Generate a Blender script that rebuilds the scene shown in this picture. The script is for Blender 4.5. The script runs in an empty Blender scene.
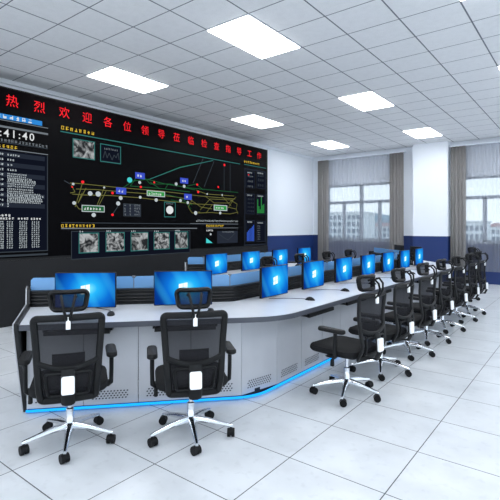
import bpy, math, random
from mathutils import Vector, Matrix
random.seed(7)
PI = math.pi
sc = bpy.context.scene
col = sc.collection

# ---------------------------------------------------------------- camera, world, exposure
CAMH = 1.5
FPX = 440.0
YAW = math.atan2(341, FPX)
HOR = 228.0
cd = bpy.data.cameras.new('camera'); cam = bpy.data.objects.new('camera', cd); col.objects.link(cam)
cam.location = (0, 0, CAMH); cam.rotation_euler = (PI/2, 0, YAW)
cd.sensor_width = 36; cd.lens = FPX/500*36; cd.shift_y = -(250-HOR)/500; cd.clip_start = .05; cd.clip_end = 2000
sc.camera = cam

sc.view_settings.view_transform = 'Standard'
sc.view_settings.look = 'None'
sc.view_settings.gamma = 1
sc.view_settings.use_curve_mapping = False
sc.view_settings.exposure = 0.74
sc.cycles.max_bounces = 8
sc.cycles.diffuse_bounces = 5
sc.cycles.transparent_max_bounces = 16

LIGHT = 10.0      # ceiling diffusers
SKY = 1.15
w = bpy.data.worlds.new('sky'); sc.world = w; w.use_nodes = True
nt = w.node_tree; bg = nt.nodes['Background']
tc = nt.nodes.new('ShaderNodeTexCoord'); sp = nt.nodes.new('ShaderNodeSeparateXYZ'); rp = nt.nodes.new('ShaderNodeValToRGB')
nt.links.new(tc.outputs['Generated'], sp.inputs[0]); nt.links.new(sp.outputs['Z'], rp.inputs[0])
rp.color_ramp.elements[0].position = 0.0; rp.color_ramp.elements[0].color = (.86, .92, .95, 1)
rp.color_ramp.elements[1].position = .45; rp.color_ramp.elements[1].color = (.52, .68, .86, 1)
nt.links.new(rp.outputs[0], bg.inputs[0]); bg.inputs[1].default_value = SKY

# ---------------------------------------------------------------- materials
def hexc(r, g, b):
    f = lambda v: ((v/255+.055)/1.055)**2.4 if v > 10 else v/255/12.92
    return (f(r), f(g), f(b), 1)
def mat(name, rgb, rough=.5, metal=0., spec=.5, noise=0, nscale=60, bump=0):
    m = bpy.data.materials.new(name); m.use_nodes = True
    n = m.node_tree.nodes; l = m.node_tree.links; p = n['Principled BSDF']
    c = hexc(*rgb)
    p.inputs['Base Color'].default_value = c
    p.inputs['Roughness'].default_value = rough; p.inputs['Metallic'].default_value = metal
    p.inputs['Specular IOR Level'].default_value = spec
    if noise or bump:
        t = n.new('ShaderNodeTexCoord'); z = n.new('ShaderNodeTexNoise'); z.inputs['Scale'].default_value = nscale
        l.new(t.outputs['Object'], z.inputs['Vector'])
        if noise:
            r = n.new('ShaderNodeValToRGB'); l.new(z.outputs['Fac'], r.inputs[0])
            r.color_ramp.elements[0].position = .35; r.color_ramp.elements[1].position = .65
            r.color_ramp.elements[0].color = tuple(v*(1-noise) for v in c[:3])+(1,)
            r.color_ramp.elements[1].color = tuple(min(1, v*(1+noise)) for v in c[:3])+(1,)
            l.new(r.outputs[0], p.inputs['Base Color'])
        if bump:
            b = n.new('ShaderNodeBump'); b.inputs['Strength'].default_value = bump; b.inputs['Distance'].default_value = .002
            l.new(z.outputs['Fac'], b.inputs['Height']); l.new(b.outputs[0], p.inputs['Normal'])
    return m
def emit(name, rgb, s=1.):
    m = bpy.data.materials.new(name); m.use_nodes = True
    n = m.node_tree.nodes; l = m.node_tree.links; n.clear()
    e = n.new('ShaderNodeEmission'); o = n.new('ShaderNodeOutputMaterial')
    e.inputs[0].default_value = hexc(*rgb); e.inputs[1].default_value = s; l.new(e.outputs[0], o.inputs[0])
    return m
def sheer(name, rgb, see, trans=.5):
    m = bpy.data.materials.new(name); m.use_nodes = True
    n = m.node_tree.nodes; l = m.node_tree.links; n.clear()
    d = n.new('ShaderNodeBsdfDiffuse'); t = n.new('ShaderNodeBsdfTranslucent'); x = n.new('ShaderNodeBsdfTransparent')
    a = n.new('ShaderNodeMixShader'); b = n.new('ShaderNodeMixShader'); o = n.new('ShaderNodeOutputMaterial')
    d.inputs[0].default_value = hexc(*rgb); t.inputs[0].default_value = hexc(*rgb)
    a.inputs[0].default_value = trans; b.inputs[0].default_value = see
    l.new(d.outputs[0], a.inputs[1]); l.new(t.outputs[0], a.inputs[2]); l.new(a.outputs[0], b.inputs[1]); l.new(x.outputs[0], b.inputs[2]); l.new(b.outputs[0], o.inputs[0])
    return m
def math_node(nt, op, a, b=None):
    n = nt.nodes.new('ShaderNodeMath'); n.operation = op
    for i, v in enumerate((a, b)):
        if v is None: continue
        if isinstance(v, (int, float)): n.inputs[i].default_value = v
        else: nt.links.new(v, n.inputs[i])
    return n.outputs[0]
def grid_mat(name, base, line, x0, sx, wx, y0, sy, wy, rough, noise, nscale, speck=0, speckscale=200, spec=.5, bump=0):
    """tiled surface: joints every sx (from x0) and sy (from y0) metres"""
    m = bpy.data.materials.new(name); m.use_nodes = True
    t = m.node_tree; n = t.nodes; l = t.links; p = n['Principled BSDF']
    g = n.new('ShaderNodeNewGeometry'); s = n.new('ShaderNodeSeparateXYZ'); l.new(g.outputs['Position'], s.inputs[0])
    def ln(o, o0, sz, wd):
        f = math_node(t, 'FRACT', math_node(t, 'DIVIDE', math_node(t, 'SUBTRACT', o, o0-sz*100), sz))
        d = math_node(t, 'ABSOLUTE', math_node(t, 'SUBTRACT', f, .5))
        return math_node(t, 'GREATER_THAN', d, .5-wd/sz/2)
    k = math_node(t, 'MAXIMUM', ln(s.outputs[0], x0, sx, wx), ln(s.outputs[1], y0, sy, wy))
    z = n.new('ShaderNodeTexNoise'); z.inputs['Scale'].default_value = nscale; z.inputs['Detail'].default_value = 6
    l.new(g.outputs['Position'], z.inputs['Vector'])
    r = n.new('ShaderNodeValToRGB'); l.new(z.outputs['Fac'], r.inputs[0])
    c = hexc(*base)
    r.color_ramp.elements[0].position = .3; r.color_ramp.elements[1].position = .62
    r.color_ramp.elements[0].color = tuple(v*(1-noise) for v in c[:3])+(1,); r.color_ramp.elements[1].color = c
    out = r.outputs[0]
    if speck:
        z2 = n.new('ShaderNodeTexNoise'); z2.inputs['Scale'].default_value = speckscale
        l.new(g.outputs['Position'], z2.inputs['Vector'])
        mm = n.new('ShaderNodeMixRGB'); mm.blend_type = 'MULTIPLY'
        r2 = n.new('ShaderNodeValToRGB'); l.new(z2.outputs['Fac'], r2.inputs[0])
        r2.color_ramp.elements[0].position = .30; r2.color_ramp.elements[1].position = .42
        r2.color_ramp.elements[0].color = (1-speck,)*3+(1,); r2.color_ramp.elements[1].color = (1, 1, 1, 1)
        mm.inputs[0].default_value = 1; l.new(out, mm.inputs[1]); l.new(r2.outputs[0], mm.inputs[2]); out = mm.outputs[0]
    mx = n.new('ShaderNodeMixRGB'); l.new(k, mx.inputs[0]); l.new(out, mx.inputs[1]); mx.inputs[2].default_value = hexc(*line)
    l.new(mx.outputs[0], p.inputs['Base Color'])
    p.inputs['Roughness'].default_value = rough; p.inputs['Specular IOR Level'].default_value = spec
    return m
def wall_mat():
    m = bpy.data.materials.new('painted wall'); m.use_nodes = True
    t = m.node_tree; n = t.nodes; l = t.links; p = n['Principled BSDF']
    g = n.new('ShaderNodeNewGeometry'); s = n.new('ShaderNodeSeparateXYZ'); l.new(g.outputs['Position'], s.inputs[0])
    k = math_node(t, 'GREATER_THAN', s.outputs[2], 1.27)
    mx = n.new('ShaderNodeMixRGB'); l.new(k, mx.inputs[0]); mx.inputs[1].default_value = hexc(18, 46, 102); mx.inputs[2].default_value = hexc(226, 232, 240)
    l.new(mx.outputs[0], p.inputs['Base Color']); p.inputs['Roughness'].default_value = .6
    return m
M = {}
M['floor'] = grid_mat('floor tiles', (201, 205, 209), (48, 52, 60), -1.556, .636, .0065, 3.02, .59, .0065, .30, .13, 3.2, .07, 16, .45)
M['ceiling'] = grid_mat('ceiling tiles', (240, 241, 243), (112, 116, 126), -3.03, .645, .017, 3.88, .5833, .013, .85, .04, 12, .12, 90, .2)
M['wall'] = wall_mat()
M['white'] = mat('white paint', (226, 232, 240), .6)
M['wframe'] = mat('grey window frame', (150, 156, 166), .4)
M['drape'] = mat('taupe drape fabric', (136, 134, 133), .9, spec=.1, noise=.04, nscale=90)
M['sheer'] = sheer('sheer voile', (178, 182, 190), .50, .5)
M['dark'] = mat('matte black cabinet', (21, 22, 25), .5, spec=.3, noise=.06, nscale=4)
M['black'] = mat('black plastic', (11, 12, 14), .5, spec=.25, bump=.2, nscale=400)
M['seat'] = mat('black seat fabric', (19, 20, 22), .85, spec=.25, noise=.2, nscale=500, bump=.5)
M['mesh'] = sheer('black chair mesh', (40, 40, 43), .16, .1)
M['pad'] = mat('dark lumbar pad', (22, 23, 26), .6)
M['chrome'] = mat('polished aluminium', (214, 217, 222), .14, 1.)
M['silver'] = mat('satin silver plate', (245, 246, 248), .35, .1)
M['rubber'] = mat('black caster rubber', (8, 8, 10), .55, spec=.25)
M['top'] = mat('pale grey laminate', (186, 190, 197), .32, noise=.02, nscale=8)
M['edge'] = mat('dark grey edge band', (66, 70, 80), .4)
M['panel'] = mat('light grey metal panel', (184, 186, 192), .38, .15, noise=.02, nscale=5)
M['hole'] = mat('dark vent slot', (34, 37, 46), .7)
M['slat'] = mat('black anodised slat', (19, 20, 23), .4, spec=.35)
M['led'] = emit('blue led', (30, 150, 245), 1.1)
M['lamp'] = emit('ceiling diffuser light', (250, 252, 255), LIGHT)
M['lampframe'] = mat('white lamp frame', (215, 220, 226), .5)
def acrylic():
    m = bpy.data.materials.new('frosted blue glass'); m.use_nodes = True
    p = m.node_tree.nodes['Principled BSDF']
    p.inputs['Base Color'].default_value = hexc(112, 164, 216); p.inputs['Roughness'].default_value = .22
    p.inputs['Alpha'].default_value = .86
    return m
M['glass'] = acrylic(); M['clip'] = mat('brushed clip', (128, 130, 136), .4, .6)
def pane():
    m = bpy.data.materials.new('window glass'); m.use_nodes = True
    n = m.node_tree.nodes; l = m.node_tree.links; n.clear()
    t = n.new('ShaderNodeBsdfTransparent'); g = n.new('ShaderNodeBsdfGlossy'); x = n.new('ShaderNodeMixShader'); o = n.new('ShaderNodeOutputMaterial')
    t.inputs[0].default_value = (.95, .98, 1, 1); g.inputs[1].default_value = .02; x.inputs[0].default_value = .05
    l.new(t.outputs[0], x.inputs[1]); l.new(g.outputs[0], x.inputs[2]); l.new(x.outputs[0], o.inputs[0])
    return m
M['pane'] = pane()
def display():
    m = bpy.data.materials.new('blue desktop display'); m.use_nodes = True
    t = m.node_tree; n = t.nodes; l = t.links; n.clear()
    tc = n.new('ShaderNodeTexCoord'); mp = n.new('ShaderNodeMapping'); l.new(tc.outputs['Object'], mp.inputs[0])
    mp.inputs['Location'].default_value = (0, 0, -.80); mp.inputs['Scale'].default_value = (3.3, 0, 4.0)
    mp.inputs['Location'].default_value = (-.12, 0, -.82)
    ln = n.new('ShaderNodeVectorMath'); ln.operation = 'LENGTH'; l.new(mp.outputs[0], ln.inputs[0])
    r = n.new('ShaderNodeValToRGB'); l.new(ln.outputs['Value'], r.inputs[0])
    e = r.color_ramp.elements
    e[0].position = 0; e[0].color = hexc(120, 225, 250); e[1].position = 1; e[1].color = hexc(6, 50, 130)
    a = e.new(.22); a.color = hexc(36, 176, 240); b = e.new(.6); b.color = hexc(14, 108, 205)
    wv = n.new('ShaderNodeTexWave'); mp2 = n.new('ShaderNodeMapping'); l.new(tc.outputs['Object'], mp2.inputs[0])
    mp2.inputs['Rotation'].default_value = (0, math.radians(38), 0); mp2.inputs['Scale'].default_value = (1.6, 1, 1.1)
    l.new(mp2.outputs[0], wv.inputs['Vector']); wv.inputs['Scale'].default_value = 1.1; wv.inputs['Distortion'].default_value = 1.5
    mx = n.new('ShaderNodeMixRGB'); mx.blend_type = 'SCREEN'; l.new(r.outputs[0], mx.inputs[1])
    r2 = n.new('ShaderNodeValToRGB'); l.new(wv.outputs['Fac'], r2.inputs[0])
    r2.color_ramp.elements[0].position = .6; r2.color_ramp.elements[0].color = (0, 0, 0, 1); r2.color_ramp.elements[1].color = (.01, .10, .16, 1)
    l.new(r2.outputs[0], mx.inputs[2]); mx.inputs[0].default_value = 1
    em = n.new('ShaderNodeEmission'); l.new(mx.outputs[0], em.inputs[0]); em.inputs[1].default_value = .68
    o = n.new('ShaderNodeOutputMaterial'); l.new(em.outputs[0], o.inputs[0])
    return m
M['display'] = display()
M['logo'] = emit('white screen emblem', (225, 248, 255), .8)
def picture(name, scale):
    m = bpy.data.materials.new(name); m.use_nodes = True
    n = m.node_tree.nodes; l = m.node_tree.links; n.clear()
    g = n.new('ShaderNodeNewGeometry'); z = n.new('ShaderNodeTexNoise'); z.inputs['Scale'].default_value = scale; z.inputs['Detail'].default_value = 4; z.inputs['Distortion'].default_value = 1.2
    l.new(g.outputs['Position'], z.inputs['Vector'])
    r = n.new('ShaderNodeValToRGB'); l.new(z.outputs['Fac'], r.inputs[0])
    r.color_ramp.elements[0].position = .42; r.color_ramp.elements[1].position = .66
    r.color_ramp.elements[0].color = (.02, .022, .025, 1); r.color_ramp.elements[1].color = (.42, .44, .45, 1)
    e = n.new('ShaderNodeEmission'); o = n.new('ShaderNodeOutputMaterial'); l.new(r.outputs[0], e.inputs[0]); e.inputs[1].default_value = .62; l.new(e.outputs[0], o.inputs[0])
    return m

# ---------------------------------------------------------------- mesh helpers
class MB:
    def __init__(s): s.v = []; s.f = []; s.m = []
    def add(s, vs, fs, mi=0, T=None):
        o = len(s.v)
        s.v += [tuple(T @ Vector(p)) if T else tuple(p) for p in vs]
        s.f += [tuple(i+o for i in f) for f in fs]; s.m += [mi]*len(fs); return s
    def box(s, x0, x1, y0, y1, z0, z1, mi=0, T=None):
        vs = [(x, y, z) for z in (z0, z1) for (x, y) in ((x0, y0), (x1, y0), (x1, y1), (x0, y1))]
        return s.add(vs, [(3, 2, 1, 0), (4, 5, 6, 7), (0, 1, 5, 4), (1, 2, 6, 5), (2, 3, 7, 6), (3, 0, 4, 7)], mi, T)
    def ring(s, rings, closed=True, caps=True, mi=0, T=None):
        n = len(rings[0]); vs = [p for r in rings for p in r]; fs = []
        for i in range(len(rings)-1):
            for j in range(n if closed else n-1):
                a = i*n+j; b = i*n+(j+1) % n; fs.append((a, b, b+n, a+n))
        if caps and closed:
            fs.append(tuple(reversed(range(n)))); fs.append(tuple(range((len(rings)-1)*n, len(rings)*n)))
        return s.add(vs, fs, mi, T)
    def lathe(s, prof, n=16, c=(0, 0, 0), T=None, mi=0):
        R = [[(c[0]+r*math.cos(2*PI*k/n), c[1]+r*math.sin(2*PI*k/n), c[2]+z) for k in range(n)] for r, z in prof]
        return s.ring(R, True, True, mi, T)
    def cyl(s, p0, p1, r, n=12, mi=0, r1=None):
        return s.tube([p0, p1], r, n, mi=mi, radii=[r, r1 if r1 else r])
    def tube(s, pts, r, n=8, closed=False, flat=None, up=None, mi=0, radii=None):
        """sweep an ellipse (r along side, flat along up) down pts"""
        P = [Vector(p) for p in pts]; N = len(P); rings = []
        prev = None
        for i in range(N):
            if closed: t = (P[(i+1) % N]-P[i-1])
            else: t = P[min(i+1, N-1)]-P[max(i-1, 0)]
            t.normalize()
            if up is not None: u = Vector(up)
            else: u = prev if prev is not None else (Vector((0, 0, 1)) if abs(t.z) < .9 else Vector((0, 1, 0)))
            sd = t.cross(u)
            if sd.length < 1e-6: sd = t.orthogonal()
            sd.normalize(); uu = sd.cross(t).normalized(); prev = uu
            rr = radii[i] if radii else r; ff = (flat/r*rr if flat else rr)
            rings.append([tuple(P[i]+sd*rr*math.cos(2*PI*k/n)+uu*ff*math.sin(2*PI*k/n)) for k in range(n)])
        if closed: rings.append(rings[0]); return s.ring(rings, True, False, mi)
        return s.ring(rings, True, True, mi)
    def rrect(s, w, d, r, levels, n=5, T=None, mi=0):
        """stack of rounded rectangles; levels = [(z, inset)]"""
        R = []
        for z, ins in levels:
            a = w/2-ins; b = d/2-ins; q = max(.001, min(r, a, b)-ins*.3); ring = []
            for cx, cy, a0 in ((a-q, b-q, 0), (-a+q, b-q, PI/2), (-a+q, -b+q, PI), (a-q, -b+q, 1.5*PI)):
                for k in range(n): t = a0+PI/2*k/(n-1); ring.append((cx+q*math.cos(t), cy+q*math.sin(t), z))
            R.append(ring)
        return s.ring(R, True, True, mi, T)
    def build(s, name, m, parent=None, smooth=False, bevel=0):
        me = bpy.data.meshes.new(name); me.from_pydata(s.v, [], s.f); me.update()
        for x in (m if isinstance(m, (list, tuple)) else [m]): me.materials.append(x)
        for p, i in zip(me.polygons, s.m): p.material_index = i; p.use_smooth = smooth
        o = bpy.data.objects.new(name, me); col.objects.link(o)
        if parent: o.parent = parent
        if bevel:
            b = o.modifiers.new('bevel', 'BEVEL'); b.width = bevel; b.segments = 2; b.limit_method = 'ANGLE'
        if smooth:
            try: me.set_sharp_from_angle(angle=math.radians(40))
            except Exception: pass
        return o
def tag(o, label=None, cat=None, group=None, kind=None):
    for k, v in (('label', label), ('category', cat), ('group', group), ('kind', kind)):
        if v: o[k] = v
    return o
def empty(name, loc=(0, 0, 0), rz=0):
    o = bpy.data.objects.new(name, None); o.empty_display_size = .1; o.location = loc; o.rotation_euler = (0, 0, rz); col.objects.link(o); return o
def copy_tree(o, parent=None):
    c = o.copy(); col.objects.link(c)
    if parent: c.parent = parent
    for ch in list(o.children): copy_tree(ch, c)
    return c

# ================================================================ SETTING
XL, XR, YB, YN, ZC = -7.5, 3.4, 13.2, -3.6, 3.9
tag(MB().box(XL-.3, XR+.3, YN-.3, YB+.3, -.1, 0).build('floor', M['floor']), kind='structure')
tag(MB().box(XL-.3, XR+.3, YN-.3, YB+.3, ZC, ZC+.1).build('ceiling', M['ceiling']), kind='structure')
tag(MB().box(XL-.2, XL, YN, YB, 0, ZC).build('wall_left', M['wall']), kind='structure')
WZ0, WZ1 = 1.12, 2.90
WIN = [(-6.98, -4.58), (-2.86, -.46), (.95, 3.1)]
b = MB(); xs = XL-.2
for a0, a1 in WIN:
    b.box(xs, a0, YB, YB+.25, 0, ZC); b.box(a0, a1, YB, YB+.25, 0, WZ0); b.box(a0, a1, YB, YB+.25, WZ1, ZC); xs = a1
b.box(xs, XR+.3, YB, YB+.25, 0, ZC)
tag(b.build('wall_far', M['wall']), kind='structure')
# pier between the windows
tag(MB().box(-4.06, -3.12, 12.9, YB, 0, ZC).build('wall_pier', M['wall']), kind='structure')
# cove strip under the ceiling along the left and far walls
tag(MB().box(XL, XL+.05, YN, YB, ZC-.07, ZC).build('trim_1', M['white']), kind='structure')
for i, (a0, a1) in enumerate(WIN):
    f = MB(); y0, y1 = YB+.04, YB+.10; t = .035
    tr = 2.33; mid = (a0+a1)/2
    f.box(a0, a1, y0, y1, WZ0, WZ0+.06); f.box(a0, a1, y0, y1, WZ1-.06, WZ1)
    f.box(a0, a0+.06, y0, y1, WZ0, WZ1); f.box(a1-.06, a1, y0, y1, WZ0, WZ1)
    f.box(mid-.055, mid+.055, y0, y1, WZ0, WZ1); f.box(a0, a1, y0, y1, tr-.045, tr+.045)
    for q in ((a0+mid)/2, (a1+mid)/2): f.box(q-.05, q+.05, y0, y1, WZ0, tr)
    fo = tag(f.build('window_%d' % (i+1), M['wframe']), kind='structure')
    MB().box(a0+.02, a1-.02, YB+.065, YB+.07, WZ0+.02, WZ1-.02).build('pane', M['pane'], fo)
    MB().box(a0-.05, a1+.05, YB-.05, YB+.04, WZ0-.04, WZ0).build('window_sill', M['wframe'], fo)

# ---------------------------------------------------------------- curtains
def cloth(x0, x1, y, z0, z1, amp, pitch, name, m, parent=None):
    n = int((x1-x0)/pitch*8); b = MB(); R = []
    for z in (z0, (z0*2+z1)/3, (z0+2*z1)/3, z1):
        R.append([(x0+(x1-x0)*k/n + .004*math.sin(k*1.3), y+amp*math.sin(2*PI*k/8+.6*math.sin(k*.13))+amp*.3*math.sin(k*.37), z) for k in range(n+1)])
    b.ring(R, closed=False, caps=False)
    o = b.build(name, m, parent, True)
    return o
CT, CB = 3.74, .34
for i, ((a0, a1), wn) in enumerate(zip([(-7.22, -4.36), (-3.07, -.2), (.7, 3.35)], ['left window', 'right window', 'window beyond the right edge'])):
    r = empty('curtain_rail', (0, 0, 0))
    tag(r, 'slim white curtain rail above the '+wn, 'curtain rail', 'curtain rails')
    MB().box(a0-.02, a1+.02, 12.98, 13.2, CT-.005, CT+.03).build('rail', M['white'], r)
    for sd, (q0, q1) in (('left', (a0, a0+.38)), ('right', (a1-.42, a1))):
        o = cloth(q0, q1, 13.02, CB-.02, CT, .028, .085, 'drape', M['drape'])
        sol = o.modifiers.new('thick', 'SOLIDIFY'); sol.thickness = .004
        tag(o, 'taupe pleated drape gathered at the %s side of the %s' % (sd, wn), 'curtain', 'taupe drapes')
    o = cloth(a0+.36, a1-.40, 13.09, CB, CT, .008, .09, 'sheer_curtain', M['sheer'])
    tag(o, 'translucent grey sheer curtain hanging across the '+wn, 'curtain', 'sheer curtains')

# ---------------------------------------------------------------- outside
M['bld'] = mat('pale render', (238, 236, 232), .8); M['bldwin'] = mat('grey building windows', (70, 84, 100), .4)
M['bldred'] = mat('brick red roof', (176, 112, 100), .8); M['hill'] = mat('hazy green hillside', (112, 142, 150), .9, noise=.15, nscale=.02)
M['ground'] = mat('town ground', (150, 155, 150), .9, noise=.2, nscale=.05)
tag(MB().box(-400, 300, 16, 700, -12.5, -12).build('ground', M['ground']), kind='structure')
def hill(x0, x1, y, h, seed):
    rnd = random.Random(seed); b = MB(); R = []
    for j in range(5):
        R.append([(x0+(x1-x0)*k/40, y-90+j*45, -12+(h+12)*[0, .6, 1, .7, 0][j]*(.72+.28*math.sin(k*.33+seed)+.05*math.sin(k*1.7+j))*math.sin(PI*min(1, max(0, (k+2)/44)))**.5) for k in range(41)])
    b.ring(R, closed=False, caps=False); return tag(b.build('hill', M['hill'], None, True), kind='structure')
hill(-520, 160, 500, 19, 2)
def building(x0, x1, y, d, top, red, label, rows, cols):
    r = empty('building', ((x0+x1)/2, y, -12)); cx = (x0+x1)/2; w2 = (x1-x0)/2
    MB().box(-w2, w2, 0, d, 0, top+12).build('wall', M['bld'], r)
    if red: MB().add([(-w2-.4, -.4, top+12), (w2+.4, -.4, top+12), (w2+.4, d+.4, top+12), (-w2-.4, d+.4, top+12), (-w2*.6, d/2, top+13.5), (w2*.6, d/2, top+13.5)], [(0, 1, 5, 4), (1, 2, 5), (2, 3, 4, 5), (3, 0, 4), (3, 2, 1, 0)]).build('roof', M['bldred'], r)
    else: MB().box(-w2-.3, w2+.3, -.3, d+.3, top+12, top+12.4).build('roof', M['bld'], r)
    for i in range(rows):
        for k in range(cols):
            u = -w2+(k+.5)*(2*w2/cols); z = top+12-1.9-i*2.6; q = 2*w2/cols*.34
            if z < 3: continue
            MB().box(u-q, u+q, -.06, .05, z-.8, z+.8).build('window', M['bldwin'], r)
    tag(r, label, 'building', 'buildings outside the windows')
building(-92, -70, 160, 14, 7.5, False, 'wide pale flat-roofed building with rows of windows, seen through the left window', 7, 11)
building(-86, -72, 205, 12, 2.6, True, 'low building with a brick red roof, right of the pale block in the left window', 4, 6)
building(-31.5, -25.6, 150, 10, 3.3, False, 'small pale flat-roofed building at the left of the right window view', 5, 4)
building(-31, -22, 185, 12, 2.0, True, 'low red-roofed building in the right window view', 4, 6)

# ---------------------------------------------------------------- ceiling lights
LX = [-6.255, -3.675, -1.095, 1.485]; LY = [-3.12, .38, 3.88, 7.38, 10.88]
XN = ['the video wall', 'the console aisle', 'the chair row', 'the right wall']
lamp0 = empty('ceiling_light')
MB().box(0, .645, 0, 1.13, -.012, 0, 0).build('frame', M['lampframe'], lamp0)
MB().box(.012, .633, .012, 1.118, -.02, -.011).build('diffuser', M['lamp'], lamp0)
YNm = ['behind the camera', 'overhead beside the camera', 'nearest', 'middle', 'farthest']
first = True
for i, x in enumerate(LX):
    for j, y in enumerate(LY):
        o = lamp0 if first else copy_tree(lamp0); first = False
        o.location = (x, y, ZC)
        tag(o, 'glowing rectangular ceiling panel, %s of those above %s' % (YNm[j], XN[i]), 'ceiling light', 'ceiling light panels')

# ================================================================ VIDEO WALL
s_, c_ = math.sin(YAW), math.cos(YAW)
VX = -7.0
def V(px, py):
    """where the sight line through a photo point meets the screen plane X = VX"""
    u = (px-250)/FPX; rx = -s_+u*c_; ry = c_+u*s_; t = VX/rx
    return (ry*t, CAMH+(HOR-py)/FPX*t)
Y0, Y1 = -.6, 9.84
vw = empty('video_wall', (VX, (Y0+Y1)/2, 0))
tag(vw, 'huge black video wall with a railway track diagram and red lettering, on a dark plinth by the left wall', 'video wall')
OY = (Y0+Y1)/2
def vb(y0, y1, z0, z1, x0, x1, name, m, parent=vw, bevel=0):
    return MB().box(x0-VX, x1-VX, y0-OY, y1-OY, z0, z1).build(name, m, parent, bevel=bevel)
vb(Y0, Y1, 0, 1.0, -7.45, -7.0, 'plinth', M['dark'])
vb(Y0, Y1, 1.0, 3.64, -7.45, -7.015, 'cabinet', M['dark'])
M['scr'] = mat('black screen glass', (3, 3, 5), .5, spec=.04)
vb(Y0+.04, Y1-.06, 1.04, 3.30, -7.015, -6.998, 'screen', M['scr'])
vb(Y0+.04, Y1-.06, 3.30, 3.615, -7.015, -6.998, 'led_banner', mat('dark led banner', (7, 3, 5), .6, spec=.04))
# --- the graphics shown on the screen, one flat mesh
GC = {'red': emit('led red', (255, 40, 50), 0.66), 'white': emit('screen white', (225, 228, 230), 0.59), 'grey': emit('screen grey', (120, 128, 135), 0.53),
      'dim': emit('screen dim grey', (60, 68, 76), 0.53), 'navy': emit('screen navy', (16, 20, 32), 0.59), 'navy2': emit('screen slate', (38, 44, 56), 0.59),
      'blue': emit('screen blue', (46, 130, 205), 0.66), 'box': emit('screen label blue', (58, 78, 190), 0.66), 'teal': emit('screen teal', (50, 115, 112), 0.59),
      'olive': emit('screen olive', (112, 112, 60), 0.59), 'green': emit('screen green', (50, 150, 70), 0.59), 'dgreen': emit('screen dark green', (34, 96, 56), 0.59),
      'yellow': emit('screen yellow', (215, 180, 60), 0.59), 'cyan': emit('screen cyan', (70, 200, 200), 0.66), 'pale': emit('screen pale', (190, 200, 205), 0.59),
      'bar': emit('screen bar blue', (54, 92, 200), 0.66), 'pic': picture('camera picture', 7.), 'pic2': picture('camera picture fine', 11.)}
GK = list(GC); G = MB(); XE = .003
def quad(pts, c, lay=0):
    x = XE+.001*lay
    G.add([(x, y-OY, z) for y, z in pts], [tuple(range(len(pts)))], GK.index(c))
def rect(xl, yt, xr, yb, c, lay=0):
    a = V(xl, yt); b_ = V(xr, yb); quad([(a[0], b_[1]), (b_[0], b_[1]), (b_[0], a[1]), (a[0], a[1])], c, lay)
def line(x0, y0, x1, y1, c, wd=.018, lay=1, lvl=False):
    a = Vector(V(x0, y0)); b_ = Vector(V(x1, y1))
    if lvl: b_.y = a.y
    d = (b_-a); 
    if d.length < 1e-5: return
    d.normalize(); n = Vector((-d.y, d.x))*wd/2
    quad([tuple(a-n), tuple(b_-n), tuple(b_+n), tuple(a+n)], c, lay)
def hline(xl, xr, y, c, wd=.018, lay=1):
    a = V(xl, y); z = a[1]; yr = V(xr, y)[0]; quad([(a[0], z-wd/2), (yr, z-wd/2), (yr, z+wd/2), (a[0], z+wd/2)], c, lay)
def poly(pts, c, wd=.018, lay=1):
    for p, q in zip(pts, pts[1:]): line(p[0], p[1], q[0], q[1], c, wd, lay)
def disc(x, y, r, c, lay=3):
    a = V(x, y); t = VX/(-s_+(x-250)/FPX*c_); R = r/FPX*t
    quad([(a[0]+R*1.15*math.cos(2*PI*k/14), a[1]+R*math.sin(2*PI*k/14)) for k in range(14)], c, lay)
def glyphs(xl, y, xr, hm, c, lay=3, dens=5):
    """row of tiny unreadable characters, drawn as strokes"""
    y0_, z = V(xl, y); y1_ = V(xr, y)[0]; n = max(1, int(abs(y1_-y0_)/(hm*1.15)))
    for k in range(n):
        a = y0_+(y1_-y0_)*k/n; ww = hm*.9; t = hm*.16
        for q in range(dens):
            if random.random() < .5:
                zz = z+random.uniform(-.5, .4)*hm; st = random.uniform(0, .3)*ww
                quad([(a+st, zz), (a+ww-st*.4, zz), (a+ww-st*.4, zz+t), (a+st, zz+t)], c, lay)
            else:
                yy = a+random.uniform(0, .85)*ww
                quad([(yy, z-hm*.45), (yy+t, z-hm*.45), (yy+t, z+hm*.45), (yy, z+hm*.45)], c, lay)
def frame(xl, yt, xr, yb, c, wd=.016, lay=2):
    a = V(xl, yt); b_ = V(xr, yb); (y0_, z1_), (y1_, z0_) = a, b_
    for p in ((y0_, z0_, y1_, z0_+wd), (y0_, z1_-wd, y1_, z1_), (y0_, z0_, y0_+wd, z1_), (y1_-wd, z0_, y1_, z1_)):
        quad([(p[0], p[1]), (p[2], p[1]), (p[2], p[3]), (p[0], p[3])], c, lay)
def text(body, Y, Z, size, c, lay=3, align='CENTER', bold=0.0):
    cu = bpy.data.curves.new('lettering', 'FONT'); cu.body = body; cu.size = size; cu.align_x = align; cu.align_y = 'CENTER'; cu.offset = bold; cu.space_character = 1.3 if body[0] == ':' else 1; cu.resolution_u = 3
    o = bpy.data.objects.new('lettering', cu); col.objects.link(o); bpy.context.view_layer.update()
    me = bpy.data.meshes.new_from_object(o.evaluated_get(bpy.context.evaluated_depsgraph_get()))
    x = XE+.001*lay
    G.add([(x, Y-OY+v.co.x, Z+v.co.y) for v in me.vertices], [tuple(p.vertices) for p in me.polygons], GK.index(c))
    bpy.data.objects.remove(o); bpy.data.curves.remove(cu); bpy.data.meshes.remove(me)
# red banner
bs = '热烈欢迎各位领导莅临检查指导工作'
ya, za = V(12, 102); yb_, zb = V(259, 156.2)
for k, ch in enumerate(bs):
    f = k/15; text(ch, ya+(yb_-ya)*f, za+(zb-za)*f, .195, 'red', bold=.0)
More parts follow.
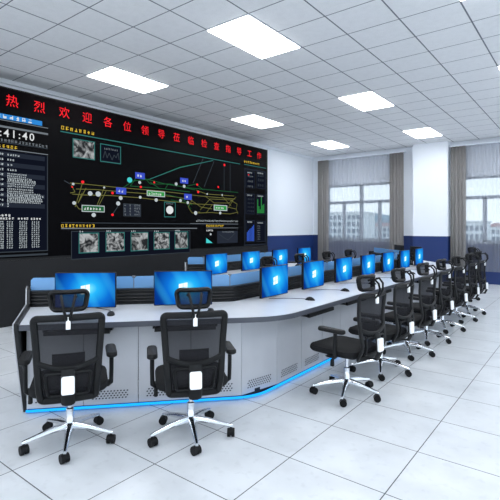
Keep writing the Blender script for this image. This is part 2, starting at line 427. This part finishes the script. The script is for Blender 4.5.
# left column: title bar, clock, lists
rect(-60, V(0, 0)[0]*0+113, 42, 126, 'blue', 1)
a = V(42, 121.3); b_ = V(42, 126); 
G.v = G.v[:-4]; G.f = G.f[:-1]; G.m = G.m[:-1]
YL = V(-70, 200)[0]
def yrect(yl, z1_, yr, z0_, c, lay=1): quad([(yl, z0_), (yr, z0_), (yr, z1_), (yl, z1_)], c, lay)
YR = V(42, 120)[0]
yrect(YL, a[1], YR, b_[1], 'blue')
glyphs(-30, 0, 0, .01, 'white') if False else None
def yglyphs(yl, z, yr, hm, c, lay=3, dens=5, gap=1.15):
    n = max(1, int((yr-yl)/(hm*gap)))
    for k in range(n):
        p = yl+(yr-yl)*k/n; ww = hm*.9; t = hm*.15
        for q in range(dens):
            if random.random() < .5:
                zz = z+random.uniform(-.5, .4)*hm; st = random.uniform(0, .3)*ww
                quad([(p+st, zz), (p+ww-st*.4, zz), (p+ww-st*.4, zz+t), (p+st, zz+t)], c, lay)
            else:
                yy = p+random.uniform(0, .85)*ww
                quad([(yy, z-hm*.45), (yy+t, z-hm*.45), (yy+t, z+hm*.45), (yy, z+hm*.45)], c, lay)
zc = (a[1]+b_[1])/2
yglyphs(V(-40, 0)[0], zc, V(34, 0)[0], .062, 'white', gap=1.45)
YQ = V(48, 0)[0]
def zat(px, py): return V(px, py)[1]
for z, c, wd in ((zat(48, 128.3), 'grey', .012), (zat(48, 134.3), 'grey', .03), (zat(48, 148.8), 'dim', .012), (zat(48, 154.8), 'grey', .014)):
    yrect(YL, z+wd/2, YQ, z-wd/2, c)
text(':41:40', V(34.3, 138)[0], zat(34, 138), .165, 'white', align='RIGHT', bold=.001)
yglyphs(V(-40, 0)[0], zat(40, 145.6), YQ, .045, 'grey')
yglyphs(V(-20, 0)[0], zat(18, 148.2), V(18, 0)[0], .05, 'yellow')
YP = V(47.7, 0)[0]; zt, zb_ = zat(47.7, 156), zat(47.7, 250)
yrect(YL, zt, YP, zb_, 'navy', 0)
yrect(YP-.014, zt, YP, zb_, 'dim', 2); yrect(YL, zb_, YP, zb_-.014, 'dim', 2)
yrect(YL, zb_-.05, YP, zb_-.08, 'dim', 2)
nrow = 11
rz = [zt-.02-(zt-1.83)*k/nrow for k in range(nrow+1)]
for k in range(nrow):
    if k % 2 == 0: yrect(YL, rz[k]-.003, YP-.05, rz[k+1]+.003, 'navy2', 1)
    zc = (rz[k]+rz[k+1])/2
    yglyphs(V(-20, 0)[0], zc, V(4, 0)[0], .034, 'pale')
    L = [20, 15, 14, 17, 30, 36, 36, 37, 44, 43, 12][k]
    for q in ((-.028, 0, .028) if k in (5, 8, 9) else ((-.017, .017) if k > 3 else (0,))):
        yglyphs(V(7, 0)[0], zc+q, V(L-random.uniform(0, 4) if q else L, 0)[0], .024 if q else .03, 'pale')
ztab = zat(40, 219)
yglyphs(V(-20, 0)[0], zat(11, 215.5), V(11, 0)[0], .04, 'white')
for (p0, p1) in ((-14, 4), (6.5, 13.5), (19, 27.5), (31.5, 40)):
    y0_, y1_ = V(p0, 0)[0], V(p1, 0)[0]; yglyphs(y0_-.02, ztab, y1_+.02, .035, 'white')
    z = ztab-.05
    while z > zb_+.03:
        yglyphs(y0_, z, y1_, .024, 'pale', dens=5); z -= .033
# centre: title, underline
c1, c2 = V(62, 131.6), V(240, 163.2)
z = c1[1]; yrect(c1[0]-.03, z+.009, V(240, 0)[0], z-.009, 'teal')
yglyphs(V(61, 0)[0], z+.065, V(95, 0)[0], .062, 'yellow')
rect(73, 138.6, 94.5, 160, 'pic'); frame(72.5, 138, 94.8, 160.4, 'teal')
rect(100, 143.6, 120.6, 164, 'navy'); frame(100, 143.2, 120.8, 164.4, 'teal')
glyphs(104, 148.5, 118, .035, 'grey')
poly([(103, 158), (105, 151), (107, 158), (109, 153), (112, 160), (114, 155), (116, 158), (118, 153), (119, 160)], 'dim', .014)
hline(102, 120, 161, 'dim', .012)
# track diagram
for L in ([(70, 183), (78, 183.5), (84, 184), (115, 187.2), (160, 191), (185, 194), (200, 196), (235, 199)],
          [(76, 189), (95, 189.5), (118, 191.5), (150, 194), (176, 197), (192, 200)],
          [(72, 194), (84, 195), (110, 195.5), (140, 197.8), (171, 201.5), (196, 204)],
          [(71, 185), (75, 192), (70, 193)], [(82, 184), (75, 207)], [(86, 188), (78, 203), (82, 193)], [(104, 188), (97, 205)], [(106, 191), (99, 205)],
          [(76, 205), (79, 209), (87, 209.5)], [(192, 200), (188, 207), (192, 213), (200, 212)], [(196, 204), (218, 205), (236, 209), (238, 214)],
          [(198, 213), (211, 212.5), (230, 214), (238, 212)], [(200, 210), (210, 199), (233, 200), (228, 208)], [(205, 196), (214, 203), (229, 203), (236, 197)],
          [(196, 190), (206, 194), (220, 195), (234, 196)], [(230, 200), (237, 204), (236, 210)], [(189, 199), (201, 207), (212, 209)], [(206, 213), (212, 205)], [(222, 196), (231, 206)]):
    poly(L, 'olive', .012)
for L in ([(118, 191), (133, 181), (150, 179), (180, 167), (213, 160.5)], [(130, 186), (136, 178)], [(136, 178), (150, 180), (165, 184), (190, 188), (238, 192.5)],
          [(143, 176), (150, 184), (170, 184), (195, 190)], [(130, 186), (165, 189), (190, 192)], [(150, 182), (160, 189)], [(165, 189), (168, 184)],
          [(187, 186), (196, 184), (203, 190)], [(171, 200), (186, 203), (191, 209)], [(160, 193), (180, 198), (192, 205)]):
    poly(L, 'dgreen', .012)
for L in ([(203, 158.5), (193, 183)], [(214, 161), (204, 187)], [(224, 165), (224, 190)], [(230, 163.5), (230, 192)], [(118, 206), (112, 215)], [(64, 180.5), (70, 184)]):
    poly(L, 'dim', .016)
poly([(150, 179), (180, 167.5), (213, 160.5)], 'teal', .016, 2)
for x0, y0, x1, y1 in ((115.8, 187.2, 126, 194.6), (135, 172, 144.6, 179.4), (180, 177.6, 188, 184), (184, 193.6, 191.6, 200)):
    rect(x0, y0, x1, y1, 'box', 3); glyphs(x0+2, (y0+y1)/2, x1-2, .05, 'white', 4)
for x0, y0, x1, y1 in ((81.5, 204.8, 104.4, 212.4), (146.6, 190.2, 164.8, 197.2), (213.6, 204.6, 227, 211)):
    rect(x0, y0, x1, y1, 'pale', 3); rect(x0+.7, y0+.8, x1-.7, y1-.8, 'green' if x0 > 100 else 'dgreen', 4); glyphs(x0+2, (y0+y1)/2, x1-3, .045, 'white', 5)
for x, y, r in ((90, 193.5, 2.3), (98, 194, 2.6), (139.5, 182.5, 1.6), (120.5, 198, 2), (118, 203.5, 2.1), (140, 197.3, 1.5), (156, 200, 1.8), (176, 184, 1.6), (184, 186.3, 1.6),
                (180.3, 200.6, 1.6), (187.6, 202.6, 1.5), (93.5, 215, 2.1), (220, 213, 1.5), (195.5, 213, 2), (74, 203, 1.8), (73, 184, 1.3), (104, 187.5, 1), (207, 194, .9), (222, 195, .9)):
    disc(x, y, r, 'pale')
disc(129.5, 180, 2.7, 'cyan')
for x, y, r in ((82.5, 182, 1.5), (112.3, 193, 1.3), (112.3, 214.8, 1.3), (140.6, 187, 1.2), (154, 182.4, 1), (197, 184.6, 1.1), (218, 187, 1), (198, 192, 1.2), (224.2, 165, 1.2), (72, 187, .8)):
    disc(x, y, r, 'red', 4)
rect(123, 203.4, 140.8, 216.6, 'navy2', 2); frame(123, 203.4, 140.8, 216.6, 'dim', .012, 3)
for yy in (205.5, 208.5, 211.5, 214.6):
    for q in ((124, 127.5), (129, 132), (134, 140)): glyphs(q[0], yy, q[1], .04, 'grey', 4, 4)
frame(164, 201.6, 175.4, 217.4, 'teal', .016, 3); disc(169.6, 210, 4.1, 'white', 4); glyphs(166, 203.6, 173, .03, 'grey')
# lower strip with five camera pictures
def hz(xl, xr, xref, yref, c, wd, lay=1):
    z = zat(xref, yref); yrect(V(xl, 0)[0], z+wd/2, V(xr, 0)[0], z-wd/2, c, lay)
hz(61, 238, 61, 222.6, 'dim', .014); hz(61, 197, 61, 228.4, 'grey', .02)
yglyphs(V(61, 0)[0], zat(61, 225.8), V(95, 0)[0], .055, 'yellow')
frame(71, 231, 190, 252.5, 'dim', .012)
rect(71.4, 231.6, 190, 252, 'navy', 0)
for k, (x0, y0, x1, y1) in enumerate(((79, 233.2, 98.4, 252), (106, 232.6, 124, 250.6), (131, 232.6, 147.6, 250), (154, 232.6, 169, 248.6), (175, 232, 187.4, 248))):
    rect(x0, y0, x1, y1, 'pic2' if k % 2 else 'pic', 2); frame(x0-.5, y0-.4, x1+.5, y1+.5, 'teal', .016, 3); glyphs(x0, y0-1.4, x0+5, .03, 'pale')
yglyphs(V(196, 0)[0], zat(215, 221), V(238, 0)[0], .04, 'pale', dens=3); hz(190, 238, 215, 223.8, 'grey', .012); hz(206, 238, 215, 227.9, 'grey', .012)
yglyphs(V(206, 0)[0], zat(215, 225.8), V(224, 0)[0], .055, 'yellow')
glyphs(206, 230.5, 213, .04, 'white'); disc(210.5, 234.3, 1.1, 'pale')
quad([V(206, 238), V(206, 243), V(212.5, 243)], 'cyan', 3)
rect(217, 231, 237.5, 242.6, 'navy2', 2); poly([(219, 234), (224, 238), (228, 240), (235, 233)], 'dim', .012, 3); glyphs(222, 232, 234, .035, 'grey', 4)
# right column: six little charts
yglyphs(V(244, 0)[0], zat(250, 162.6), V(259.5, 0)[0], .06, 'yellow'); hz(244, 266, 250, 165.4, 'teal', .016)
frame(244.3, 168, 266, 244.6, 'navy2', .03, 1)
for r0, r1, q0, q1 in ((170.4, 188.4, 170.4, 189.2), (193, 214.4, 193.6, 214.6), (220, 241.8, 220.4, 241.6)):
    rect(245.6, r0, 254.8, r1, 'navy2', 1); rect(246, r0+.7, 254.4, r1-.5, 'navy', 2); glyphs(247, r0+2, 252, .035, 'pale')
    rect(256.4, q0+.4, 265, q1, 'navy2', 1); rect(256.8, q0+1, 264.6, q1-.5, 'navy', 2); glyphs(257.4, q0+2.4, 263, .035, 'pale')
for yy in (176, 181, 186): glyphs(247.5, yy, 253, .05, 'grey', 3, 3); glyphs(257.6, yy-1, 264, .08, 'dim', 3, 4)
disc(248.4, 174.8, .7, 'red', 4)
for yy in (199, 203, 207, 211): glyphs(247.5, yy, 254, .05, 'dim', 3, 4)
for k, h in enumerate((14, 7, 4, 16, 8, 9)): rect(257.2+k*1.2, 213.2-h, 257.9+k*1.2, 213.2, 'green', 4)
for k, h in enumerate((9, 10.5, 12, 13, 14.5, 16)): rect(246.8+k*1.25, 241-h, 247.5+k*1.25, 241, 'bar', 4)
for k in range(7): glyphs(257.3, 226+k*2.2, 260, .025, 'grey', 4)
g_ = G.build('screen_graphics', [GC[k] for k in GK], vw)
g_['label'] = 'glowing screen graphics: track plan, clock, lists and red characters'

# ================================================================ CONSOLES
def console(name, label, A, B, C, D, R0, wingpanes, straightpanes, trays, skew=.27, recess=0.):
    P = [Vector(p) for p in (A, B, C, D)]
    dirs = [(P[i+1]-P[i]).normalized() for i in range(3)]; nor = [Vector((-d.y, d.x)) for d in dirs]
    SK = skew
    PB = [P[0], P[1]-dirs[0]*(recess/dirs[0].x), P[2]-dirs[2]*(recess/dirs[2].x), P[3]]
    def corners(o, P=P):
        q = [P[0]+nor[0]*o-dirs[0]*max(0, o-.2)*SK]
        for i in (1, 2):
            bis = (nor[i-1]+nor[i]); bis = bis/bis.length_squared*2
            q.append(P[i]+bis*o)
        q.append(P[3]+nor[2]*o+dirs[2]*max(0, o-.2)*SK); return q
    def path(o, N=8, P=P):
        q = corners(o, P); out = [q[0]]
        for i in (1, 2):
            d0, d1 = dirs[i-1], dirs[i]; th = d0.angle(d1); R = max(R0-o, .12); T = R*math.tan(th/2)
            s0 = q[i]-d0*T; nrm = nor[i-1]; cen = s0+nrm*R
            for k in range(N+1):
                a = th*k/N; out.append(cen + (s0-cen)*math.cos(a) + d0*R*math.sin(a))
        out.append(q[3]); return out
    r = empty(name, (P[1].x-.5, (P[1].y+P[2].y)/2, 0)); tag(r, label, 'control desk')
    O = Vector(r.location)
    def bld(m, nm, mt, par=r, **k):
        m.v = [tuple(Vector(v)-O) for v in m.v]; return m.build(nm, mt, par, **k)
    def strip(o0, o1, z0, z1, P=P):
        m = MB(); a = path(o0, 8, P); b = path(o1, 8, P); n = len(a)
        R = [[(a[i].x, a[i].y, z0), (a[i].x, a[i].y, z1), (b[i].x, b[i].y, z1), (b[i].x, b[i].y, z0)] for i in range(n)]
        return m.ring(R, True, True)
    bld(strip(.006, .82, .716, .75), 'tabletop', M['top'])
    bld(strip(-.008, .006, .708, .7505), 'edge_band', M['edge'])
    bld(strip(.82, .98, 0, .765), 'back_cabinet', M['dark'])
    bld(strip(.21, .28, 0, .06, PB), 'plinth', M['dark'])
    bld(strip(.155, .17, .012, .029, PB), 'led_strip', M['led'])
    # black louvred rail
    m = MB()
    for k in range(4):
        z = .782+.032*k; pts = [(p.x, p.y, z) for p in path(.83)]; m.tube(pts, .012, 8, flat=.0125, up=(0, 0, 1))
    z0 = strip(.835, .95, .765, .895); m.add(z0.v, z0.f)
    z0 = strip(.812, .97, .893, .903); m.add(z0.v, z0.f)
    bld(m, 'slat_rail', M['slat'], smooth=True)
    # glass screens
    q = corners(.88); gi = 0
    for i in range(3):
        n_ = wingpanes if i != 1 else straightpanes; a, b = q[i], q[i+1]; L = (b-a).length; d = (b-a)/L; nn = Vector((-d.y, d.x))
        for k in range(n_):
            s0 = L*k/n_+.004; s1 = L*(k+1)/n_-.004; ch = .022
            pr = [(s0, .903), (s1, .903), (s1, 1.02-ch), (s1-ch, 1.02), (s0+ch, 1.02), (s0, 1.02-ch)]
            m = MB(); m.ring([[tuple((a+d*u+nn*o).to_tuple())+(z,) for u, z in pr] for o in (-.005, .005)], True, True)
            bld(m, 'glass_screen', M['glass'])
            if k or i:
                e = a+d*(L*k/n_) ; m = MB(); m.cyl((e.x, e.y, .90), (e.x, e.y, 1.015), .005, 8); m.box(e.x-.013, e.x+.013, e.y-.013, e.y+.013, 1.012, 1.024)
                bld(m, 'glass_clip', M['clip'])
    # front panels
    pp = path(.17, 10, PB); cum = [0]
    for i in range(1, len(pp)): cum.append(cum[-1]+(pp[i]-pp[i-1]).length)
    def at_s(s):
        for i in range(1, len(pp)):
            if s <= cum[i]+1e-6: return pp[i-1].lerp(pp[i], (s-cum[i-1])/(cum[i]-cum[i-1]))
        return pp[-1]
    L = cum[-1]; n_ = round(L/.44)
    for k in range(n_):
        a = at_s(L*k/n_); b = at_s(L*(k+1)/n_); d = (b-a); l = d.length; d /= l
        T = Matrix.Translation((a.x, a.y, 0)) @ Matrix.Rotation(math.atan2(d.y, d.x), 4, 'Z')
        m = MB(); m.box(.0025, l-.0025, 0, .02, .036, .712, 0, T); po = bld(m, 'front_panel', M['panel'])
        m = MB(); w0 = l*.17; w1 = l*.83; nc = 11
        for ri in range(4):
            for ci in range(nc):
                u = w0+(w1-w0)*(ci+.5*(ri % 2))/nc; hw = (w1-w0)/nc*.30; z = .085+.019*ri
                m.add([T @ Vector(v) for v in ((u-hw, -.0015, z-.0055), (u+hw*.7, -.0015, z-.0055), (u+hw, -.0015, z+.0055), (u-hw*.7, -.0015, z+.0055))], [(0, 1, 2, 3)])
        m.v = [tuple(Vector(v)-O) for v in m.v]; m.build('vent_grille', M['hole'], po)
    # end panels
    for e, (pt, d, nn) in enumerate(((P[0], dirs[0], nor[0]), (P[3], dirs[2], nor[2]))):
        sg = -1 if e == 0 else 1
        prof = [(.20, 0), (1.0, 0), (1.0, .93), (.80, .93), (.75, .79), (-.02, .765), (-.02, .72)]
        def slab(t0, t1, grow=0, pr=prof):
            m = MB(); m.ring([[(pt.x+nn.x*u+d.x*sg*(t+max(0, u-.2)*SK), pt.y+nn.y*u+d.y*sg*(t+max(0, u-.2)*SK), z) for u, z in pr] for t in (t0, t1)], True, True); return m
        ep = bld(slab(.002, .032), 'end_panel', M['slat'], bevel=.004)
        m = slab(.032, .04)
        m.v = [tuple(Vector(v)-O) for v in m.v]; m.build('end_trim', M['panel'], ep)
    # keyboard trays
    for (x, y, ang) in trays:
        T = Matrix.Translation((x, y, 0)) @ Matrix.Rotation(ang, 4, 'Z')
        t = MB().box(-.25, .25, .035, .33, .66, .675, 0, T); t.box(-.25, .25, .02, .045, .655, .69, 0, T)
        t = bld(t, 'keyboard_tray', M['black'])
        for sx in (-.255, .255):
            m = MB().box(sx-.012, sx+.012, .06, .34, .672, .716, 0, T)
            m.v = [tuple(Vector(v)-O) for v in m.v]; m.build('tray_runner', M['slat'], t)
    return r, P, dirs, nor
A1 = Vector((-3.482, 1.588)); B1 = Vector((-2.07, 3.122)); YM = 6.28
C1 = Vector((B1.x, 2*YM-B1.y)); D1 = Vector((A1.x, 2*YM-A1.y))
d1 = (B1-A1).normalized(); n1 = Vector((-d1.y, d1.x)); d3 = (D1-C1).normalized(); n3 = Vector((-d3.y, d3.x))
def st(base, d, n, s, o): p = base+d*s+n*o; return (p.x, p.y)
aw = math.atan2(d1.y, d1.x); a3 = math.atan2(d3.y, d3.x); L3 = (D1-C1).length
ROW = [3.78+.825*k for k in range(7)]
tr = [st(A1, d1, n1, .42, 0)+(aw,), st(A1, d1, n1, 1.27, 0)+(aw,)] + [(B1.x, y+.08, PI/2) for y in ROW] + [st(C1, d3, n3, L3-s, 0)+(a3,) for s in (.42, 1.27)]
console('control_console', 'long curved pale grey control desk with glowing blue base strip, standing in the foreground', A1, B1, C1, D1, .60, 2, 8, tr, recess=.09)
A2 = Vector((-4.59, 4.53)); B2 = Vector((-4.2, 4.95)); C2 = Vector((-4.2, 7.95)); D2 = Vector((-4.59, 8.37))
ROW2 = [5.10, 5.98, 6.88, 7.76]
console('control_console', 'second control desk with blue glass screens between the front desk and the video wall', A2, B2, C2, D2, .6, 1, 4, [(B2.x, y, PI/2) for y in ROW2], skew=.05)

# ---------------------------------------------------------------- monitors
def make_monitor(px=.29, mw=.50):
    r = empty('monitor')
    MB().rrect(mw, .320, .008, [(-.014, .006), (-.012, 0), (.010, 0), (.012, .01)], T=Matrix.Translation((0, 0, .190)) @ Matrix.Rotation(PI/2, 4, 'X')).build('casing', M['black'], r)
    ds = MB().add([(-mw/2+.007, -.0145, .038), (mw/2-.007, -.0145, .038), (mw/2-.007, -.0145, .344), (-mw/2+.007, -.0145, .344)], [(0, 1, 2, 3)]).build('display', M['display'], r)
    m = MB(); cx, cz, sz = .0, .195, .042
    for (i, k) in ((-1, 0), (0, 0), (-1, -1), (0, -1)):
        x0 = cx+i*sz+.002; x1 = x0+sz-.004; z0 = cz+k*sz+.002; z1 = z0+sz-.004
        sh = lambda x: .10*x+.002*math.sin(x*60)
        m.add([(x0, -.016, z0+sh(x0)), (x1, -.016, z0+sh(x1)), (x1, -.016, z1+sh(x1)*1.4), (x0, -.016, z1+sh(x0)*1.4)], [(0, 1, 2, 3)])
    m.build('emblem', M['logo'], ds)
    MB().box(-.05, .05, .012, .03, .15, .24).build('mount_plate', M['black'], r, bevel=.003)
    b = MB(); b.tube([(0, .03, .19), (px*.32, .08, .19), (px*.65, .14, .19), (px, .215, .18)], .013, 8); b.build('arm', M['black'], r, True)
    b = MB(); b.cyl((px, .215, 0), (px, .215, .255), .017, 12); b.box(px-.03, px+.03, .19, .245, 0, .012); b.cyl((px, .215, .17), (px, .215, .21), .024, 12); b.build('post', M['black'], r, True)
    return r
mon = make_monitor(); usedm = [0]; wmon = make_monitor(.06, .54); usedw = [0]
def place(proto, used, x, y, z, ang, label, cat, group):
    o = proto if not used[0] else copy_tree(proto); used[0] = 1
    o.location = (x, y, z); o.rotation_euler = (0, 0, ang); tag(o, label, cat, group); return o
ORD = ['first', 'second', 'third', 'fourth', 'fifth', 'sixth', 'seventh']
GM = 'monitors on the consoles'
for s, l, da in ((.39, 'monitor showing a blue desktop on the near wing, behind the leftmost chair', -.10), (1.26, 'monitor showing a blue desktop, behind the second foreground chair', -.06)):
    place(wmon, usedw, *st(A1, d1, n1, s, .53), .75, aw+da, l, 'monitor', GM)
for k, y in enumerate(ROW):
    place(mon, usedm, -2.66, y+.075, .75, PI/2, '%s blue-screen monitor on the front desk\'s straight side, counted from the near corner' % ORD[k], 'monitor', GM)
for s, l in ((1.27, 'black back of the monitor on the far wing of the front desk, nearer the corner'), (.42, 'black back of the monitor at the far outer end of the front desk')):
    place(mon, usedm, *st(C1, d3, n3, L3-s, .50), .75, a3, l, 'monitor', GM)
for k, y in enumerate(ROW2):
    place(mon, usedm, -4.62, y, .75, PI/2, '%s blue-screen monitor on the rear desk before the video wall, counted from the left' % ORD[k], 'monitor', GM)

# ---------------------------------------------------------------- mice
def make_mouse():
    r = empty('computer_mouse')
    R = []
    for k in range(9):
        t = k/8; y = -.055+.11*t; wv = .033*math.sin(PI*min(max(t, .03), .97))**.45; h = .036*math.sin(PI*min(max(t*.92+.04, .03), .97))**.7
        R.append([(wv*math.cos(a), y, max(0.0, h*math.sin(a))) for a in [PI*j/8 for j in range(9)]])
    b = MB(); b.ring(R, closed=True, caps=True); b.build('shell', M['black'], r, True)
    b = MB(); b.cyl((-.004, .03, .028), (.004, .03, .028), .009, 10); b.build('scroll_wheel', M['silver'], r)
    b = MB(); b.tube([(0, .05, .008), (.01, .12, .004), (-.05, .22, .004), (-.12, .30, .004), (-.2, .38, .004)], .0025, 6); b.build('cable', M['black'], r, True)
    return r
ms = make_mouse(); usedx = [0]
for s, l in ((.64, 'black mouse on the near wing between the two foreground chairs'), (1.5, 'black mouse on the near wing beside the second foreground chair')):
    place(ms, usedx, *st(A1, d1, n1, s, .30), .75, aw, l, 'mouse', 'computer mice')
for k, y in enumerate(ROW):
    place(ms, usedx, -2.31, y+.22, .75, PI/2, 'black mouse on the desktop by the %s monitor of the straight side' % ORD[k], 'mouse', 'computer mice')

# ---------------------------------------------------------------- chairs
def by(z):   # rear profile of the backrest
    P = [(.38, -.225), (.44, -.272), (.52, -.292), (.62, -.278), (.75, -.268), (.93, -.285), (1.0, -.30)]
    for (z0, y0), (z1, y1) in zip(P, P[1:]):
        if z <= z1: return y0+(y1-y0)*(z-z0)/(z1-z0)
    return P[-1][1]
def make_chair():
    r = empty('office_chair')
    for k in range(5):
        a = math.radians(-90+72*k+4); T = Matrix.Rotation(a, 4, 'Z')
        b = MB(); R = []
        for (x, z, hw, hh) in ((.018, .118, .026, .026), (.06, .118, .023, .022), (.14, .108, .019, .017), (.22, .092, .015, .013), (.285, .078, .013, .011), (.305, .074, .010, .009)):
            R.append([tuple(T @ Vector((x, hw*cx, z+hh*cz))) for cx, cz in ((-1, -.6), (-.6, -1), (.6, -1), (1, -.6), (1, .3), (.55, 1), (-.55, 1), (-1, .3))])
        b.ring(R); lg = b.build('leg', M['chrome'], r, True)
        b = MB(); c = T @ Vector((.292, 0, 0)); ax = T @ Vector((0, 1, 0)); rot = Matrix.Rotation(.5+k*1.1, 4, 'Z'); ax = rot @ ax; fw = rot @ (T @ Vector((1, 0, 0))); c = c-fw*.008
        for sgn in (-1, 1):
            p0 = c+ax*sgn*.006+Vector((0, 0, .03)); p1 = c+ax*sgn*.026+Vector((0, 0, .03)); b.cyl(tuple(p0), tuple(p1), .030, 14)
        b.cyl(tuple(c-ax*.022+Vector((0, 0, .036))), tuple(c+ax*.022+Vector((0, 0, .036))), .026, 12)
        b.cyl((T @ Vector((.292, 0, .03))).to_tuple(), (T @ Vector((.292, 0, .075))).to_tuple(), .008, 8)
        b.build('caster', M['rubber'], lg, True)
    b = MB(); b.lathe([(.034, .085), (.036, .10), (.034, .135), (.026, .145), (.026, .24), (.014, .245), (.014, .36)], 16); b.build('gas_lift', M['chrome'], r, True)
    b = MB(); b.rrect(.19, .27, .03, [(.345, .02), (.355, 0), (.395, 0), (.40, .01)]); b.box(-.27, .27, -.03, .03, .385, .40); b.build('seat_mechanism', M['black'], r)
    b = MB(); b.tube([(-.09, .02, .375), (-.20, .0, .37), (-.245, -.02, .355)], .006, 8); b.rrect(.03, .035, .012, [(-.035, .004), (-.03, 0), (.02, .002), (.028, .008)], T=Matrix.Translation((-.248, -.02, .345))); b.build('lever', M['black'], r, True)
    # seat
    T = Matrix.Translation((0, .03, 0)); b = MB(); b.rrect(.50, .49, .10, [(.390, .05), (.397, .012), (.412, 0), (.428, 0), (.447, .008), (.458, .035), (.462, .08), (.457, .16)], n=7, T=T); se = b.build('seat', M['seat'], r, True)
    # back frame
    def ring_pts(w0, w1, z0, z1, rad, n=6):
        pts = []
        for cx, cz, a0, ww in ((1, 1, 0, w1), (-1, 1, PI/2, w1), (-1, -1, PI, w0), (1, -1, 1.5*PI, w0)):
            for k in range(n):
                a = a0+PI/2*k/(n-1); x = cx*(ww-rad)+rad*math.cos(a); z = (z1-rad if cz > 0 else z0+rad)+rad*math.sin(a)
                pts.append((x, z))
        out = []
        for i in range(len(pts)):
            p, q = pts[i], pts[(i+1) % len(pts)]; L = math.hypot(q[0]-p[0], q[1]-p[1]); m_ = max(1, int(L/.05))
            for j in range(m_): out.append((p[0]+(q[0]-p[0])*j/m_, p[1]+(q[1]-p[1])*j/m_))
        return out
    curve = lambda x, z: by(z)+.9*x*x*.6
    rp_ = [(x, curve(x, z), z) for x, z in ring_pts(.168, .205, .385, .925, .022)]
    b = MB(); b.tube(rp_, .022, 8, closed=True, flat=.014, up=(0, -1, .12))
    cb = [(x, curve(x, .60+1.35*x*x)-.008, .60+1.35*x*x) for x in [(-.182+.364*k/12) for k in range(13)]]
    b.tube(cb, .011, 8, flat=.019, up=(0, 0, 1)); b.build('back_frame', M['black'], r, True)
    def meshpane(z0, z1, nm, m, yo=.008, w=None, n=10):
        R = []
        for j in range(n+1):
            z = z0+(z1-z0)*j/n; ww = (w or (.168+(.205-.168)*(z-.385)/.54)-.006)
            R.append([(x, curve(x, z)+yo, z) for x in [ww*(-1+2*k/12) for k in range(13)]])
        return MB().ring(R, closed=False, caps=False).build(nm, m, r, True)
    mp = meshpane(.39, .915, 'back_mesh', M['mesh'])
    b = MB(); R = [[(x, curve(x, z)+yo, z) for x in [.10*(-1+2*k/10) for k in range(11)]] for (z, yo) in ((.595, .014), (.60, .034), (.645, .040), (.685, .034), (.692, .014))]
    b.ring(R, closed=False, caps=False); b.build('lumbar_pad', M['pad'], r, True)
    # lower inner loop
    b = MB(); b.tube([(x, curve(x, z)-.006, z) for x, z in ring_pts(.122, .137, .425, .575, .02)], .009, 8, closed=True, flat=.010, up=(0, -1, 0)); b.build('lower_frame', M['black'], r, True)
    # spine
    b = MB(); b.tube([(0, -.08, .37), (0, -.20, .36), (0, -.305, .385), (0, -.330, .44), (0, -.327, .52), (0, -.300, .60)], .042, 10, flat=.016, up=(0, -1, .3)); sp_ = b.build('spine', M['black'], r, True)
    b = MB(); b.rrect(.078, .112, .012, [(-.008, 0), (.006, 0), (.009, .004)], T=Matrix.Translation((0, -.338, .508)) @ Matrix.Rotation(PI/2-.03, 4, 'X')); o = b.build('spine_cover', M['silver'], sp_); o['label'] = 'bright silver plate'
    # headrest
    b = MB()
    for sx in (-1, 1): b.tube([(.010*sx, -.295, .90), (.012*sx, -.322, .93), (.022*sx, -.346, .975), (.034*sx, -.340, 1.03), (.042*sx, -.30, 1.07), (.045*sx, -.245, 1.05)], .009, 8)
    br = b.build('headrest_bracket', M['black'], r, True)
    o = MB().box(-.014, .014, -.315, -.296, .855, .932).build('bracket_tab', M['silver'], br, bevel=.003); o['label'] = 'bright silver tab'
    hc = 1.025; pts = []
    for x, z in ring_pts(.105, .114, -.058, .058, .03): pts.append((x, -.235+3.2*x*x, hc+z))
    b = MB(); b.tube(pts, .016, 8, closed=True, flat=.024, up=(0, -1, 0)); hd = b.build('headrest', M['black'], r, True)
    R = [[(x, -.232+3.2*x*x, hc+.050*(-1+2*j/4)) for x in [.110*(-1+2*k/8) for k in range(9)]] for j in range(5)]
    MB().ring(R, closed=False, caps=False).build('headrest_mesh', M['mesh'], hd, True)
    for sx in (-1, 1):
        b = MB(); b.tube([(.19*sx, -.02, .385), (.255*sx, -.04, .385), (.272*sx, -.06, .405), (.274*sx, -.065, .50), (.274*sx, -.07, .615)], .017, 8, flat=.013)
        b.rrect(.072, .27, .034, [(.608, .01), (.615, 0), (.632, 0), (.642, .008), (.644, .02)], T=Matrix.Translation((.274*sx, -.03, 0))); b.build('armrest', M['black'], r, True)
    return r
ch = make_chair(); usedc = [0]
GCh = 'black mesh office chairs at the consoles'
def chair(x, y, ang, base, label):
    o = place(ch, usedc, x, y, 0, ang, label, 'chair', GCh)
    for c in o.children:
        if c.name.startswith('leg'): c.rotation_euler = (0, 0, math.radians(base+86)-ang)   # the swivel base stands at its own angle
    return o
chair(-2.886, 1.665, math.radians(58), -36, 'black mesh office chair in the left foreground, nearest the end of the desk')
chair(-2.292, 2.257, math.radians(51), -37, 'black mesh office chair second from the left in the foreground')
CY = [3.68, 4.48, 5.31, 6.09, 6.90, 7.74, 8.48]
rots = [-.15, -.10, -.13, -.09, -.12, -.07, -.08]
for k, y in enumerate(CY):
    chair(-1.745, y, PI/2+rots[k], 0+4*(k % 3), 'black mesh office chair, %s in the row along the straight side, from the camera' % ORD[k])
chair(*st(C1, d3, n3, .45, -.35), a3, 20, 'black mesh office chair turned to the far wing, before the blue wall')
for k, y in enumerate(ROW2):
    chair(-3.86, y+.03, PI/2, 10, 'black mesh office chair, %s from the left at the rear desk' % ORD[k])
